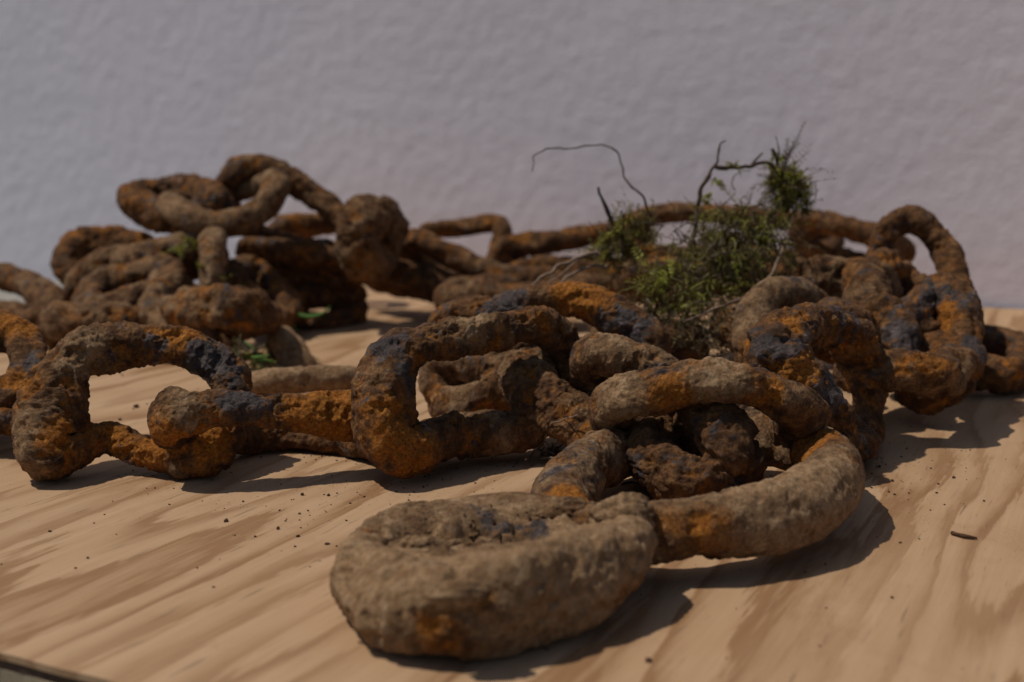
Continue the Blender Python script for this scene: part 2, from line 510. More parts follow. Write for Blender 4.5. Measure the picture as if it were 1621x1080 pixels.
def sweep(R, N, c, rad0, n, m, seed, crust, dust, orange, label, spots=()):
    r = float(rad0.mean())
    crust = crust * (1.0 if n > 300 else 0.95)
    T = np.roll(R, -1, 0) - np.roll(R, 1, 0)
    T /= np.linalg.norm(T, axis=1)[:, None]
    Bn = np.cross(T, N)
    Bn /= np.linalg.norm(Bn, axis=1)[:, None]
    N2 = np.cross(Bn, T)
    ph = np.linspace(0, 2 * math.pi, m + 1)[:-1]
    rad = rad0 * (1 + (0.10 if n > 300 else 0.19) * crust * vnoise(R / 0.020 + 3.1 * seed, seed + 1))
    D = np.cos(ph)[None, :, None] * Bn[:, None, :] + np.sin(ph)[None, :, None] * N2[:, None, :]
    w1 = vnoise(R / 0.018 + 5.7 * seed, seed + 3)
    w2 = vnoise(R / 0.026 + 2.3 * seed, seed + 4)
    w3 = vnoise(R / 0.014 + 1.9 * seed, seed + 5)
    sec = 1 + crust * (1.0 if n > 300 else 1.55) * (0.24 * w1[:, None] * np.cos(2 * ph[None, :] + 3 * w2[:, None]) + 0.14 * w3[:, None] * np.cos(3 * ph[None, :] + 4 * w1[:, None]))
    base = R[:, None, :] + D * (rad[:, None] * sec)[:, :, None]
    b = base.reshape(-1, 3)
    d = D.reshape(-1, 3)
    q = b + seed * 0.31
    warp = np.stack([vnoise(q / 0.008, seed + 20), vnoise(q / 0.008 + 9, seed + 21), vnoise(q / 0.008 + 5, seed + 22)], 1)
    f1, f2, cid = worley((q + warp * 0.006) / 0.0125, seed)
    plate = np.clip((f2 - f1) / 0.13, 0, 1)
    plate = plate * plate * (3 - 2 * plate)
    lump = fbm(q / 0.015, 4, seed + 30)
    finer = fbm(q / 0.0042, 3, seed + 40)
    ridge = 1 - np.abs(fbm(q / 0.0075 + 11, 3, seed + 60)) * 2.2
    grit = fbm(q / 0.0016 + 3, 2, seed + 45)
    holes = np.clip(vnoise(q / 0.0026 + 60, seed + 47) - 0.35, 0, 1) * 2
    pits = np.maximum(0, fbm(q / 0.006 + 30, 3, seed + 50) - 0.12)
    st = fbm(q / 0.011 + 4 + warp * 0.15, 4, seed + 80) * 4.0
    fl = np.floor(st)
    fq = np.clip((st - fl) / 0.22, 0, 1)
    scale_ = (fl + fq * fq * (3 - 2 * fq)) / 4.0
    s2 = fbm(q / 0.0055 + 8 + warp * 0.2, 4, seed + 90) * 3.2
    f2_ = np.floor(s2)
    g2 = np.clip((s2 - f2_) / 0.25, 0, 1)
    chip = (f2_ + g2 * g2 * (3 - 2 * g2)) / 3.2
    disp = r * crust * (0.09 * lump + 0.24 * scale_ + 0.13 * chip + 0.08 * (cid - 0.55) * plate + 0.10 * finer + 0.05 * ridge - 0.60 * pits + 0.030 * grit - 0.06 * holes)
    vtx = b + d * disp[:, None]
    vtx[:, 2] = np.maximum(vtx[:, 2], 0.0003 + 0.0003 * (finer + 1))
    flake = np.clip(0.45 * cid + 0.55 * np.mod(fl * 0.618 + f2_ * 0.381 + cid * 0.3, 1.0), 0, 1)
    I = np.arange(n * m).reshape(n, m)
    J, K = np.roll(I, -1, 0), np.roll(I, -1, 1)
    JK = np.roll(J, -1, 1)
    F = np.stack([I.ravel(), J.ravel(), JK.ravel(), K.ravel()], 1)
    o = mesh_obj("link", vtx, F, M_RUST, chain, c, True, dict(flake=flake, pit=np.clip(pits * 5 - chip * 0.8, 0, 1), **patches(b, spots)))
    o["dust"] = float(dust)
    o["orange"] = float(orange)
    if label:
        o["label"] = label
    LINKS.append(o)
    return o

# --- the end of the chain in front
END_PTS = [(576, 915, 9, 9), (640, 958, 9.5, 9.8), (760, 960, 10.5, 10.2), (870, 930, 11.5, 10), (955, 898, 12, 9.3), (985, 862, 13, 7.8),
           (920, 836, 11, 7), (800, 834, 9, 7.2), (680, 847, 8, 7.8), (606, 874, 8.5, 8.5)]
end_link = loop(END_PTS, 0.70, 0.30, 0, 0.72,
                "stout end link caked in pale clay, its opening filled with crumbly dirt", 3,
                [(560, 900, 265, 14, "c"), (900, 870, 270, 22, "c"), (980, 900, 270, 10, "c"), (720, 900, 252, 12, "c"), (760, 815, 300, 7, "o"), (770, 945, 247, 5, "o"), (1020, 945, 272, 7, "o"),
                 (620, 965, 247, 4, "m"), (700, 960, 246, 4, "m"), (700, 1015, 246, 6, "o")])
loop([(1060, 842, 12, 7.6), (1150, 832, 12.5, 8.6), (1255, 806, 13, 9.5), (1318, 756, 13.5, 9.6), (1282, 710, 13.5, 8.8), (1190, 692, 14, 8.2), (1100, 684, 14, 8.2),
      (985, 706, 13, 9), (912, 758, 11, 9.4), (890, 818, 9, 8.6), (960, 850, 9.5, 7.6)], 0.55, 0.40, 0, 0.45, "round link next to the clay caked end link", 17,
     [(1330, 760, 315, 24, "c"), (1230, 760, 300, 16, "c"), (1290, 830, 298, 12, "c"), (1150, 790, 290, 5, "m"), (1085, 825, 285, 12, "o"), (1150, 850, 285, 13, "o"), (1075, 845, 285, 3.5, "m"), (1125, 850, 283, 3, "m"), (1260, 690, 360, 12, "o"), (930, 725, 335, 7, "m"), (990, 690, 350, 7, "o"), (905, 775, 320, 7, "o")])
loop([(1165, 752, 9, 8.3), (1152, 705, 362, 9), (1118, 652, 376, 8.5), (1060, 640, 392, 8), (1022, 680, 385, 8), (1040, 735, 368, 8), (1105, 768, 9, 7.6)], 0.0, 0.15, 0, 0.9, None, None, [(1175, 740, 330, 14, "m"), (1100, 700, 340, 14, "m")])  # no dust and dark patches paint in the shadow of the link above
loop([(966, 642, 378, 7), (1040, 616, 370, 6.8), (1130, 602, 366, 6.8), (1205, 618, 368, 6.8), (1270, 657, 375, 7.3), (1210, 697, 395, 7), (1100, 702, 400, 7), (1000, 682, 392, 7)],
     0.42, 0.45, 0, 0.7, None, None, [(1040, 600, 362, 6, "m"), (980, 630, 370, 10, "c"), (1130, 585, 360, 9, "c"), (1060, 630, 362, 6, "o")])
loop([(1228, 560, 402, 10.3), (1262, 520, 412, 8.3), (1325, 524, 430, 7.3), (1362, 560, 445, 8), (1372, 630, 440, 6), (1362, 688, 428, 6.5), (1330, 702, 408, 8), (1305, 665, 398, 9.8), (1262, 612, 398, 11)],
     0.0, 0.5, 0, 1.15, "large flaking link with bare dark metal beside the round link", None, [(1220, 560, 392, 9, "m"), (1310, 610, 390, 7, "m"), (1270, 590, 388, 7, "o"), (1260, 640, 388, 6, "o"), (1330, 520, 425, 8, "m")])
# --- the row on the left
loop([(118, 568, 412, 7.8), (200, 549, 418, 6.4), (300, 552, 420, 6.4), (352, 590, 418, 6.6), (366, 645, 410, 6.8), (322, 716, 396, 8.6), (240, 714, 400, 5.2), (165, 694, 404, 5.6), (84, 712, 392, 10), (84, 640, 400, 10.2)],
     0.36, 0.42, 0, 1.0, "upright link at the end of the row, standing on its side", None,
     [(335, 575, 412, 8, "m"), (280, 528, 412, 7, "o"), (50, 690, 385, 8, "c"), (180, 680, 398, 7, "o"), (240, 715, 394, 6, "o"), (340, 700, 388, 7, "o"), (250, 545, 412, 5, "m"), (90, 690, 385, 6, "o"), (130, 560, 405, 8, "c")])
loop([(264, 662, 386, 6.6), (330, 648, 386, 6), (430, 652, 392, 6), (530, 657, 400, 7.0), (600, 672, 405, 7.3), (560, 700, 425, 6), (460, 690, 432, 5.5), (370, 694, 420, 5.5), (300, 690, 400, 5.5)],
     0.22, 0.55, 0, 1.0, None, None, [(300, 640, 380, 8, "c"), (380, 640, 382, 7, "m"), (530, 640, 392, 11, "o"), (480, 640, 388, 6, "o"), (270, 690, 382, 5, "o")])
loop([(608, 622, 396, 10.2), (636, 557, 404, 8.3), (720, 532, 414, 6.2), (800, 521, 424, 5.9), (860, 517, 434, 5.9), (897, 555, 440, 6.2), (906, 610, 436, 6.2), (840, 668, 425, 6), (720, 690, 404, 7), (622, 704, 390, 10.6)],
     0.30, 0.35, 0, 1.05, None, None, [(645, 600, 385, 7, "m"), (690, 640, 388, 4, "m"), (640, 700, 378, 11, "o"), (690, 600, 392, 4, "o"), (600, 540, 395, 7, "m"), (760, 500, 408, 9, "c")])
link((680, 694, 9), (832, 685, 9), (752, 694, 9.2), 8.2, 0.45, 0.4, 0, 0.8, 0.6)
link((-70, 650, 440), (95, 655, 440), (10, 668, 425), 7.2, 0.0, 1.1, 0, 0.75, 1.0)
loop([(-40, 530, 455, 7.6), (28, 532, 452, 7.6), (46, 570, 440, 7.4), (32, 618, 430, 7.2), (-30, 630, 430, 7), (-70, 590, 440, 7)], 0.25, 0.5, 1, 0.9, None, None, [(50, 560, 430, 6, "m"), (20, 510, 445, 8, "o")])
# --- the middle
loop([(705, 510, 500, 7), (780, 495, 490, 7), (860, 478, 482, 7), (930, 478, 478, 7.6), (1000, 520, 470, 8), (1030, 560, 465, 7.5), (960, 570, 480, 7), (850, 550, 500, 7), (760, 540, 510, 7)], 0.30, 0.5, 0, 0.8, None, None, [(920, 465, 470, 10, 'o'), (960, 500, 465, 7, 'm'), (1000, 520, 462, 6, 'm'), (800, 485, 484, 8, 'm')])
loop([(690, 600, 480, 8), (740, 578, 475, 9.5), (790, 585, 470, 9), (800, 625, 462, 8.5), (740, 640, 462, 8), (700, 635, 470, 8)], 0.5, 0.2, 1, 0.7)
loop([(825, 590, 440, 8.5), (850, 625, 425, 9.5), (900, 660, 414, 9), (935, 690, 408, 8), (945, 640, 425, 7.5), (890, 590, 445, 7.5)], 0.45, 0.35, 0, 0.8)
loop([(940, 565, 420, 7.5), (990, 570, 412, 7.5), (1050, 598, 408, 7), (1075, 640, 415, 7), (1010, 650, 425, 7), (945, 610, 428, 7)], 0.55, 0.4, 0, 0.7)
link((920, 690, 415), (975, 620, 430), (960, 670, 405), 7.5, 0.1, 0.95, 1, 0.75, 1.0)
link((400, 608, 520), (560, 602, 525), (480, 600, 505), 6.8, 0.85, 0.1, 1, 0.75, 0.5)
# --- the right hand heap
loop([(1192, 560, 475, 7), (1194, 500, 480, 7.4), (1225, 466, 488, 7), (1280, 472, 500, 7), (1310, 510, 500, 7), (1270, 560, 485, 7), (1220, 580, 475, 7)], 0.55, 0.3, 1, 0.6)
loop([(1345, 590, 450, 6.5), (1420, 585, 442, 7.5), (1480, 595, 442, 8), (1515, 580, 465, 8), (1480, 560, 490, 7.5), (1390, 560, 490, 7)], 0.4, 0.5, 1, 0.9)
loop([(1470, 470, 515, 9.5), (1510, 480, 505, 9), (1525, 560, 480, 8), (1505, 612, 465, 8.5), (1450, 615, 470, 8.5), (1425, 540, 490, 9.5)], 0.0, 0.3, 1, 1.1, "broad link with a bright orange rust patch in the heap", None, [(1495, 505, 495, 8, "o"), (1480, 545, 485, 7, "o"), (1450, 480, 500, 12, "m"), (1430, 540, 480, 10, "m"), (1520, 550, 472, 7, "m")])
loop([(1400, 372, 585, 6.6), (1438, 346, 585, 7), (1482, 378, 580, 7), (1505, 425, 570, 7.4), (1514, 490, 558, 8), (1490, 540, 555, 8), (1430, 500, 570, 8), (1395, 420, 585, 7.5)],
     0.25, 0.35, 1, 0.8, "arched link standing highest at the end of the heap beside the wall")
link((1300, 520, 470), (1365, 535, 475), (1330, 505, 465), 8.4, 0.2, 0.4, 1, 0.75, 1.0)
link((1385, 430, 545), (1480, 520, 515), (1400, 490, 505), 9.5, 0.35, 0.4, 1, 0.75, 1.0)
link((1275, 450, 560), (1400, 460, 550), (1340, 435, 540), 9.2, 0.5, 0.35, 1, 0.75, 0.9)
GROW = 1.12
loop([(1270, 352, 650, 7), (1340, 360, 640, 7), (1400, 382, 630, 8.5), (1420, 405, 625, 8), (1360, 420, 640, 7), (1290, 400, 650, 7)], 0.25, 0.35, 2, 0.8)
loop([(985, 368, 690, 6.5), (1030, 341, 695, 6), (1100, 337, 695, 6), (1180, 343, 690, 6), (1280, 357, 680, 6.5), (1320, 385, 675, 7), (1250, 415, 670, 7), (1150, 405, 680, 7), (1040, 405, 685, 7)], 0.35, 0.45, 2, 0.6)
GROW = 1.0
link((1470, 545, 560), (1625, 575, 545), (1555, 535, 580), 8.6, 0.3, 0.3, 1, 0.8, 0.8)
link((1150, 520, 520), (1260, 560, 500), (1200, 545, 490), 9.0, 0.4, 0.3, 1, 0.75, 0.9)
link((960, 520, 545), (1090, 545, 520), (1020, 540, 505), 9.2, 0.4, 0.4, 1, 0.75, 0.9)
link((1370, 475, 600), (1500, 480, 600), (1430, 460, 585), 9.0, 0.3, 0.4, 2, 0.75, 0.9)
link((1000, 445, 610), (1110, 450, 600), (1060, 435, 592), 9.0, 0.3, 0.4, 2, 0.75, 0.9)
link((1100, 440, 610), (1260, 440, 600), (1180, 430, 590), 9.0, 0.3, 0.3, 2, 0.75, 0.9)
# --- the row along the wall
GROW = 1.16
loop([(800, 392, 668, 6.5), (870, 385, 665, 6.5), (950, 370, 672, 6.5), (1020, 366, 680, 6.5), (1000, 420, 675, 7), (900, 425, 670, 7), (820, 430, 668, 7)], 0.3, 0.5, 2, 0.7)
loop([(670, 372, 690, 5.5), (740, 360, 688, 5.8), (792, 358, 680, 6.2), (785, 415, 672, 6.5), (745, 440, 672, 6.5), (690, 430, 690, 6)], 0.3, 0.45, 2, 0.6)
loop([(655, 378, 640, 7), (720, 408, 630, 6.5), (790, 436, 620, 6.3), (870, 445, 612, 6.5), (900, 470, 610, 7), (820, 480, 625, 7), (720, 450, 640, 7), (660, 420, 650, 7)], 0.35, 0.4, 2, 0.6)
link((712, 468, 600), (930, 458, 610), (810, 472, 592), 8.6, 0.4, 0.3, 1, 0.85, 0.6)
link((820, 440, 660), (990, 450, 650), (900, 435, 650), 8.6, 0.3, 0.5, 2, 0.85, 0.8)
# --- the heap on the left
GROW = 1.19
loop([(372, 274, 612, 8), (420, 265, 612, 7.3), (480, 298, 608, 7), (540, 345, 600, 7), (570, 395, 595, 7), (500, 400, 610, 7), (420, 375, 620, 7), (360, 330, 615, 7.5)],
     0.4, 0.35, 1, 0.7, "arched link on top of the tall heap")
link((592, 342, 595), (588, 412, 590), (566, 378, 575), 12.4, 0.5, 0.35, 1, 0.8, 0.9, "thick knob-like link seen end on")
loop([(438, 290, 590, 6.8), (415, 332, 580, 6.8), (350, 356, 570, 7), (292, 340, 575, 7), (268, 322, 600, 6.5), (330, 322, 618, 6), (400, 295, 612, 6)], 0.55, 0.2, 1, 0.5)
loop([(208, 312, 620, 8), (255, 342, 602, 8.5), (310, 345, 598, 8), (348, 320, 600, 7), (310, 302, 620, 7.5), (250, 303, 630, 7)], 0.1, 0.5, 1, 0.8)
loop([(125, 455, 590, 8.5), (160, 425, 585, 9), (240, 405, 575, 8), (310, 388, 570, 7.2), (330, 410, 580, 7), (250, 440, 590, 7), (170, 465, 590, 8)], 0.55, 0.3, 1, 0.6)
loop([(112, 425, 620, 8), (125, 388, 628, 8), (180, 380, 630, 7.5), (230, 390, 628, 7.5), (220, 430, 620, 7.5), (150, 450, 615, 8)], 0.25, 0.7, 1, 0.7)
loop([(-25, 438, 610, 7.5), (30, 445, 600, 7.5), (80, 478, 578, 8), (60, 505, 570, 8), (0, 500, 590, 7.5), (-40, 470, 605, 7)], 0.4, 0.3, 1, 0.6)
link((338, 380, 560), (338, 500, 545), (335, 430, 538), 6.6, 0.6, 0.2, 1, 0.8, 0.7)
link((290, 495, 500), (408, 500, 500), (345, 487, 485), 9.2, 0.4, 0.55, 1, 0.8, 0.8)
link((250, 470, 540), (320, 540, 510), (270, 520, 510), 9.4, 0.55, 0.4, 1, 0.8, 0.8)
link((140, 480, 545), (270, 440, 550), (210, 480, 530), 8.0, 0.4, 0.5, 1, 0.8, 0.8)
link((90, 520, 530), (220, 520, 530), (150, 510, 515), 9.0, 0.45, 0.4, 1, 0.8, 0.8)
link((445, 540, 520), (478, 595, 500), (462, 562, 500), 7.5, 0.85, 0.15, 1, 0.85, 0.4)
link((400, 400, 600), (560, 425, 600), (480, 400, 592), 7.8, 0.15, 0.3, 1, 0.8, 0.8)  # this link and the next are coloured dark for shade under the heap
link((470, 445, 620), (560, 470, 610), (520, 450, 612), 6.8, 0.1, 0.5, 1, 0.8, 0.8)
link((440, 358, 670), (560, 352, 670), (500, 353, 660), 6.6, 0.3, 0.6, 2, 0.8, 0.8)
link((590, 430, 640), (700, 460, 620), (650, 440, 620), 8.4, 0.2, 0.4, 2, 0.8, 0.8)
link((380, 430, 580), (450, 500, 560), (400, 480, 560), 8.6, 0.3, 0.5, 1, 0.8, 0.8)

loop([(440, 500, 590, 6.5), (490, 470, 600, 6.5), (552, 476, 612, 6.5), (560, 500, 606, 6.5), (500, 512, 590, 6.5)], 0.05, 0.4, 2, 0.8)
loop([(225, 540, 520, 8), (290, 530, 515, 8), (340, 545, 510, 8), (320, 565, 505, 8), (250, 565, 510, 8)], 0.3, 0.4, 2, 0.8)
GROW = 1.0

# ------------------------------------------------------------------ crumbly filling of the end link
def chunk(c, r, seed):
    """a small irregular lump"""
    ph = (1 + 5 ** 0.5) / 2
    v = np.array([(-1, ph, 0), (1, ph, 0), (-1, -ph, 0), (1, -ph, 0), (0, -1, ph), (0, 1, ph), (0, -1, -ph), (0, 1, -ph), (ph, 0, -1), (ph, 0, 1), (-ph, 0, -1), (-ph, 0, 1)]) / 1.9
    g = np.random.default_rng(seed)
    v = v * (0.7 + 0.6 * g.random((12, 1))) * np.array([1, 0.6 + 0.6 * g.random(), 0.5 + 0.4 * g.random()])
    a = g.random() * 6.28
    R = np.array([[math.cos(a), -math.sin(a), 0], [math.sin(a), math.cos(a), 0], [0, 0, 1]])
    return v @ R.T * r + c
ICO = [(0, 11, 5), (0, 5, 1), (0, 1, 7), (0, 7, 10), (0, 10, 11), (1, 5, 9), (5, 11, 4), (11, 10, 2), (10, 7, 6), (7, 1, 8), (3, 9, 4), (3, 4, 2), (3, 2, 6), (3, 6, 8), (3, 8, 9), (4, 9, 5), (2, 4, 11), (6, 2, 10), (8, 6, 7), (9, 8, 1)]

ER, EN, EC, _ = loop_points(END_PTS, 120)
rings = 46
gv = []
for j in range(rings):
    f = (j + 0.5) / rings
    gv.append(EC + (ER - EC) * (0.98 * f))
gv = np.vstack(gv)
fr = np.repeat((np.arange(rings) + 0.5) / rings, 120)
lum = fbm(gv / 0.0075, 4, 91)
f1, f2, cid = worley(gv / 0.0045, 92)
gx = gv[:, 0] - EC[0]
HC = P(800, 850, 14)
def hollow(x, y):
    t = np.array([0.97, 0.24])
    u_, w_ = (x - HC[0]) * t[0] + (y - HC[1]) * t[1], -(x - HC[0]) * t[1] + (y - HC[1]) * t[0]
    return np.exp(-(u_ / 0.025) ** 4 - (w_ / 0.0095) ** 4)
hol = hollow(gv[:, 0], gv[:, 1])
base_z = 0.0168 + 0.0012 * fr ** 2 + 0.04 * np.clip(gx, -0.03, 0.03)
gv[:, 2] = base_z - 0.0062 * hol + (0.0012 + 0.0062 * hol) * lum + 0.0036 * hol * (cid - 0.4) * np.clip((f2 - f1) / 0.2, 0, 1)
I = np.arange(rings * 120).reshape(rings, 120)
Fq = np.stack([I[:-1].ravel(), I[1:].ravel(), np.roll(I[1:], -1, 1).ravel(), np.roll(I[:-1], -1, 1).ravel()], 1)
cr = mesh_obj("dirt_filling", gv, Fq.tolist() + [list(range(119, -1, -1))], M_RUST, end_link, EC, True, dict(flake=cid * 0.7, **patches(gv, [(790, 850, 290, 9, "m"), (860, 838, 296, 8, "m"), (680, 880, 275, 12, "c"), (960, 820, 295, 12, "c")])))  # patches colour the filling darker inside the hollow, paler at both ends
cr["dust"] = 0.62; cr["orange"] = 0.25
cr["label"] = "crumbly clay and rust packed into the link"
vv, ff = [], []
for k in range(260):
    a = rng.integers(0, 120); f = 0.15 + 0.62 * rng.random()
    c = EC + (ER[a] - EC) * f
    hh = float(hollow(c[0], c[1]))
    c[2] = 0.0168 + 0.04 * np.clip(c[0] - EC[0], -0.03, 0.03) - 0.0060 * hh + 0.002 * rng.random()
    q = chunk(c, (0.3 + (1.0 + 2.2 * rng.random() ** 3) * hh * rng.random()) * MM, 500 + k)
    ff += [[b + 12 * k for b in t] for t in ICO]
    vv.append(q)
lumps = mesh_obj("clay_lumps", np.vstack(vv), ff, M_RUST, end_link, EC, False, {"flake": np.full(12 * 260, 0.3)})
lumps["dust"] = 0.6; lumps["orange"] = 0.3; lumps["kind"] = "stuff"

def clay_blob(c, rx, ry, rz, rot, seed, dust):
    """a lump of dried clay stuck on the link"""
    nu, nv = 56, 36
    u = np.linspace(0, 2 * math.pi, nu + 1)[:-1]
    w = np.linspace(0.02, math.pi - 0.02, nv)
    D = np.stack([np.outer(np.sin(w), np.cos(u)), np.outer(np.sin(w), np.sin(u)), np.outer(np.cos(w), np.ones(nu))], 2).reshape(-1, 3)
    k = 1 + 0.30 * fbm(D * 1.6 + seed, 3, seed) + 0.16 * fbm(D * 5 + seed, 3, seed + 3)
    st = np.floor(k * 6) / 6
    X = D * (0.6 * k + 0.4 * st)[:, None] * np.array([rx, ry, rz]) * MM
    cr_, sr_ = math.cos(rot), math.sin(rot)
    X = np.stack([X[:, 0] * cr_ - X[:, 1] * sr_, X[:, 0] * sr_ + X[:, 1] * cr_, X[:, 2]], 1) + c
    I = np.arange(nu * nv).reshape(nv, nu)
    F = np.stack([I[:-1].ravel(), I[1:].ravel(), np.roll(I[1:], -1, 1).ravel(), np.roll(I[:-1], -1, 1).ravel()], 1).tolist()
    F += [I[0].tolist(), I[-1].tolist()[::-1]]
    o = mesh_obj("clay_lump", X, F, M_RUST, end_link, c, True, {"flake": np.full(nu * nv, 0.3), "pit": np.zeros(nu * nv)})
    o["dust"] = dust; o["orange"] = 0.2
clay_blob(P(985, 822, 17), 8.5, 6.5, 5.5, 0.4, 31, 0.75)
clay_blob(P(905, 815, 15), 8, 4.5, 4.5, 0.2, 32, 0.55)
clay_blob(P(725, 938, 17.5), 6.5, 3.2, 2.6, 0.15, 33, 0.72)
clay_blob(P(655, 868, 15), 5.5, 4.2, 3.0, 0.6, 34, 0.72)
clay_blob(P(700, 885, 15.5), 5.0, 3.2, 2.6, -0.3, 35, 0.72)
clay_blob(P(840, 880, 16.5), 7.5, 3.0, 2.6, 0.5, 36, 0.70)
clay_blob(P(760, 820, 12), 8, 4, 3.5, 0.1, 37, 0.45)

# ------------------------------------------------------------------ moss, roots, twigs
def tube(name, pts, r0, r1, mat, parent=None, wob=0.0, sides=7, loc=None, seed=0):
    Q = np.array([P(*p) if not isinstance(p, np.ndarray) else p for p in pts])
    k = len(Q)
    out = []
    for i in range(k - 1):
        p0, p1, p2, p3 = Q[max(i - 1, 0)], Q[i], Q[i + 1], Q[min(i + 2, k - 1)]
        t = np.linspace(0, 1, 9)[:-1, None]
        out.append(0.5 * (2 * p1 + (p2 - p0) * t + (2 * p0 - 5 * p1 + 4 * p2 - p3) * t ** 2 + (3 * p1 - p0 - 3 * p2 + p3) * t ** 3))
    L = np.vstack(out + [Q[-1:]])
    if wob:
        L = L + wob * MM * np.stack([vnoise(L / 0.004 + 3 * j + seed, 70 + j) for j in range(3)], 1)
    n = len(L)
    T = np.gradient(L, axis=0)
    T /= np.linalg.norm(T, axis=1)[:, None] + 1e-12
    up = np.array([0.31, 0.87, 0.38])
    A = np.cross(T, up); A /= np.linalg.norm(A, axis=1)[:, None] + 1e-12
    B = np.cross(T, A)
    ph = np.linspace(0, 2 * math.pi, sides + 1)[:-1]
    rr = np.linspace(r0, r1, n) * MM * (1 + 0.3 * vnoise(L / 0.003 + seed, 77))
    V = L[:, None, :] + (np.cos(ph)[None, :, None] * A[:, None, :] + np.sin(ph)[None, :, None] * B[:, None, :]) * rr[:, None, None]
    V = V.reshape(-1, 3)
    V[:, 2] = np.maximum(V[:, 2], 0.0002)
    I = np.arange(n * sides).reshape(n, sides)
    F = np.stack([I[:-1].ravel(), I[1:].ravel(), np.roll(I[1:], -1, 1).ravel(), np.roll(I[:-1], -1, 1).ravel()], 1).tolist()
    F += [I[0].tolist()[::-1], I[-1].tolist()]
    return mesh_obj(name, V, F, mat, parent, L[0] if loc is None else loc)

def fronds(name, blobs, mat, parent, seed, leaf=2.2, length=9.0, droop=0.4, bright=0.0):
    """feathery moss: many short bent shoots, each with two rows of small pointed leaves"""
    g = np.random.default_rng(seed)
    V, F, tone = [], [], []
    for (px, py, Y, rx, ry, rz, n) in blobs:
        c0 = P(px, py, Y)
        for _ in range(int(n * 0.55)):
            d = g.normal(size=3); d /= np.linalg.norm(d)
            rr = g.random() ** 0.45
            st = c0 + d * rr * np.array([rx, ry, rz]) * MM
            dirn = d * 0.6 + g.normal(size=3) * 0.75
            dirn /= np.linalg.norm(dirn)
            bend = g.normal(size=3) * 0.5; bend[2] -= droop
            L = length * (0.5 + g.random()) * MM
            k = int(7 + 6 * g.random())
            t0 = np.clip(0.25 + 0.5 * g.random() * rr + 0.25 * g.normal() + bright, 0, 1)
            ref = g.normal(size=3)
            for j in range(k):
                f = j / k
                p = st + (dirn * f + bend * f * f * 0.5) * L
                tt = dirn + bend * f
                tt /= np.linalg.norm(tt)
                s_ = np.cross(tt, ref); s_ /= np.linalg.norm(s_) + 1e-9
                for sg in (-1, 1):
                    ll = leaf * (1.1 - 0.6 * f) * (0.7 + 0.6 * g.random()) * MM
                    ax = tt * 0.65 + s_ * sg * 0.8 + g.normal(size=3) * 0.25
                    ax /= np.linalg.norm(ax)
                    wd = np.cross(ax, g.normal(size=3)); wd /= np.linalg.norm(wd) + 1e-9
                    w = ll * 0.16
                    b = len(V)
                    up = np.cross(ax, wd) * ll * 0.15
                    V += [p, p + ax * ll * 0.45 + wd * w + up, p + ax * ll, p + ax * ll * 0.45 - wd * w + up]
                    F += [[b, b + 1, b + 2, b + 3]]
                    tone += [np.clip(t0 + 0.12 * g.normal(), 0, 1)] * 4
            # the shoot's own stem
            b = len(V)
            e = st + (dirn + bend * 0.5) * L
            w = np.cross(dirn, ref); w /= np.linalg.norm(w); w *= 0.00022
            V += [st - w, st + w, e + w * 0.4, e - w * 0.4]
            F += [[b, b + 1, b + 2, b + 3]]
            tone += [0.15] * 4
    V = np.array(V)
    V[:, 2] = np.maximum(V[:, 2], 0.0006)
    o = mesh_obj(name, V, F, mat, parent, V.mean(0), True, {"tone": tone})
    o["kind"] = "stuff"
    return o

def strands(name, blobs, mat, parent, seed, r=0.33, length=16.0):
    """loose tangle of thin bent moss stalks"""
    g = np.random.default_rng(seed)
    V, F, tone = [], [], []
    for (px, py, Y, rx, ry, rz, n) in blobs:
        c0 = P(px, py, Y)
        for _ in range(n):
            p = c0 + np.clip(g.normal(size=3) * 0.55, -1.1, 1.1) * np.array([rx, ry, rz]) * MM
            d = g.normal(size=3); d /= np.linalg.norm(d)
            L = length * (0.5 + 0.8 * g.random()) * MM
            k = 10
            t0 = np.clip(0.45 + 0.3 * g.normal(), 0, 1)
            b0 = len(V)
            for j in range(k):
                rr = r * MM * (1 - 0.6 * j / k)
                a = np.cross(d, (0.2, 0.9, 0.4)); a /= np.linalg.norm(a) + 1e-9
                b = np.cross(d, a)
                for q in range(4):
                    an = q * math.pi / 2
                    V.append(p + (a * math.cos(an) + b * math.sin(an)) * rr)
                    tone.append(t0)
                d = d + g.normal(size=3) * 0.34; d[2] -= 0.05; d /= np.linalg.norm(d)
                p = p + d * L / k
            for j in range(k - 1):
                for q in range(4):
                    F.append([b0 + j * 4 + q, b0 + j * 4 + (q + 1) % 4, b0 + j * 4 + 4 + (q + 1) % 4, b0 + j * 4 + 4 + q])
    V = np.array(V)
    V[:, 2] = np.maximum(V[:, 2], 0.0006)
    o = mesh_obj(name, V, F, mat, parent, V.mean(0), True, {"tone": tone})
    o["kind"] = "stuff"
    return o

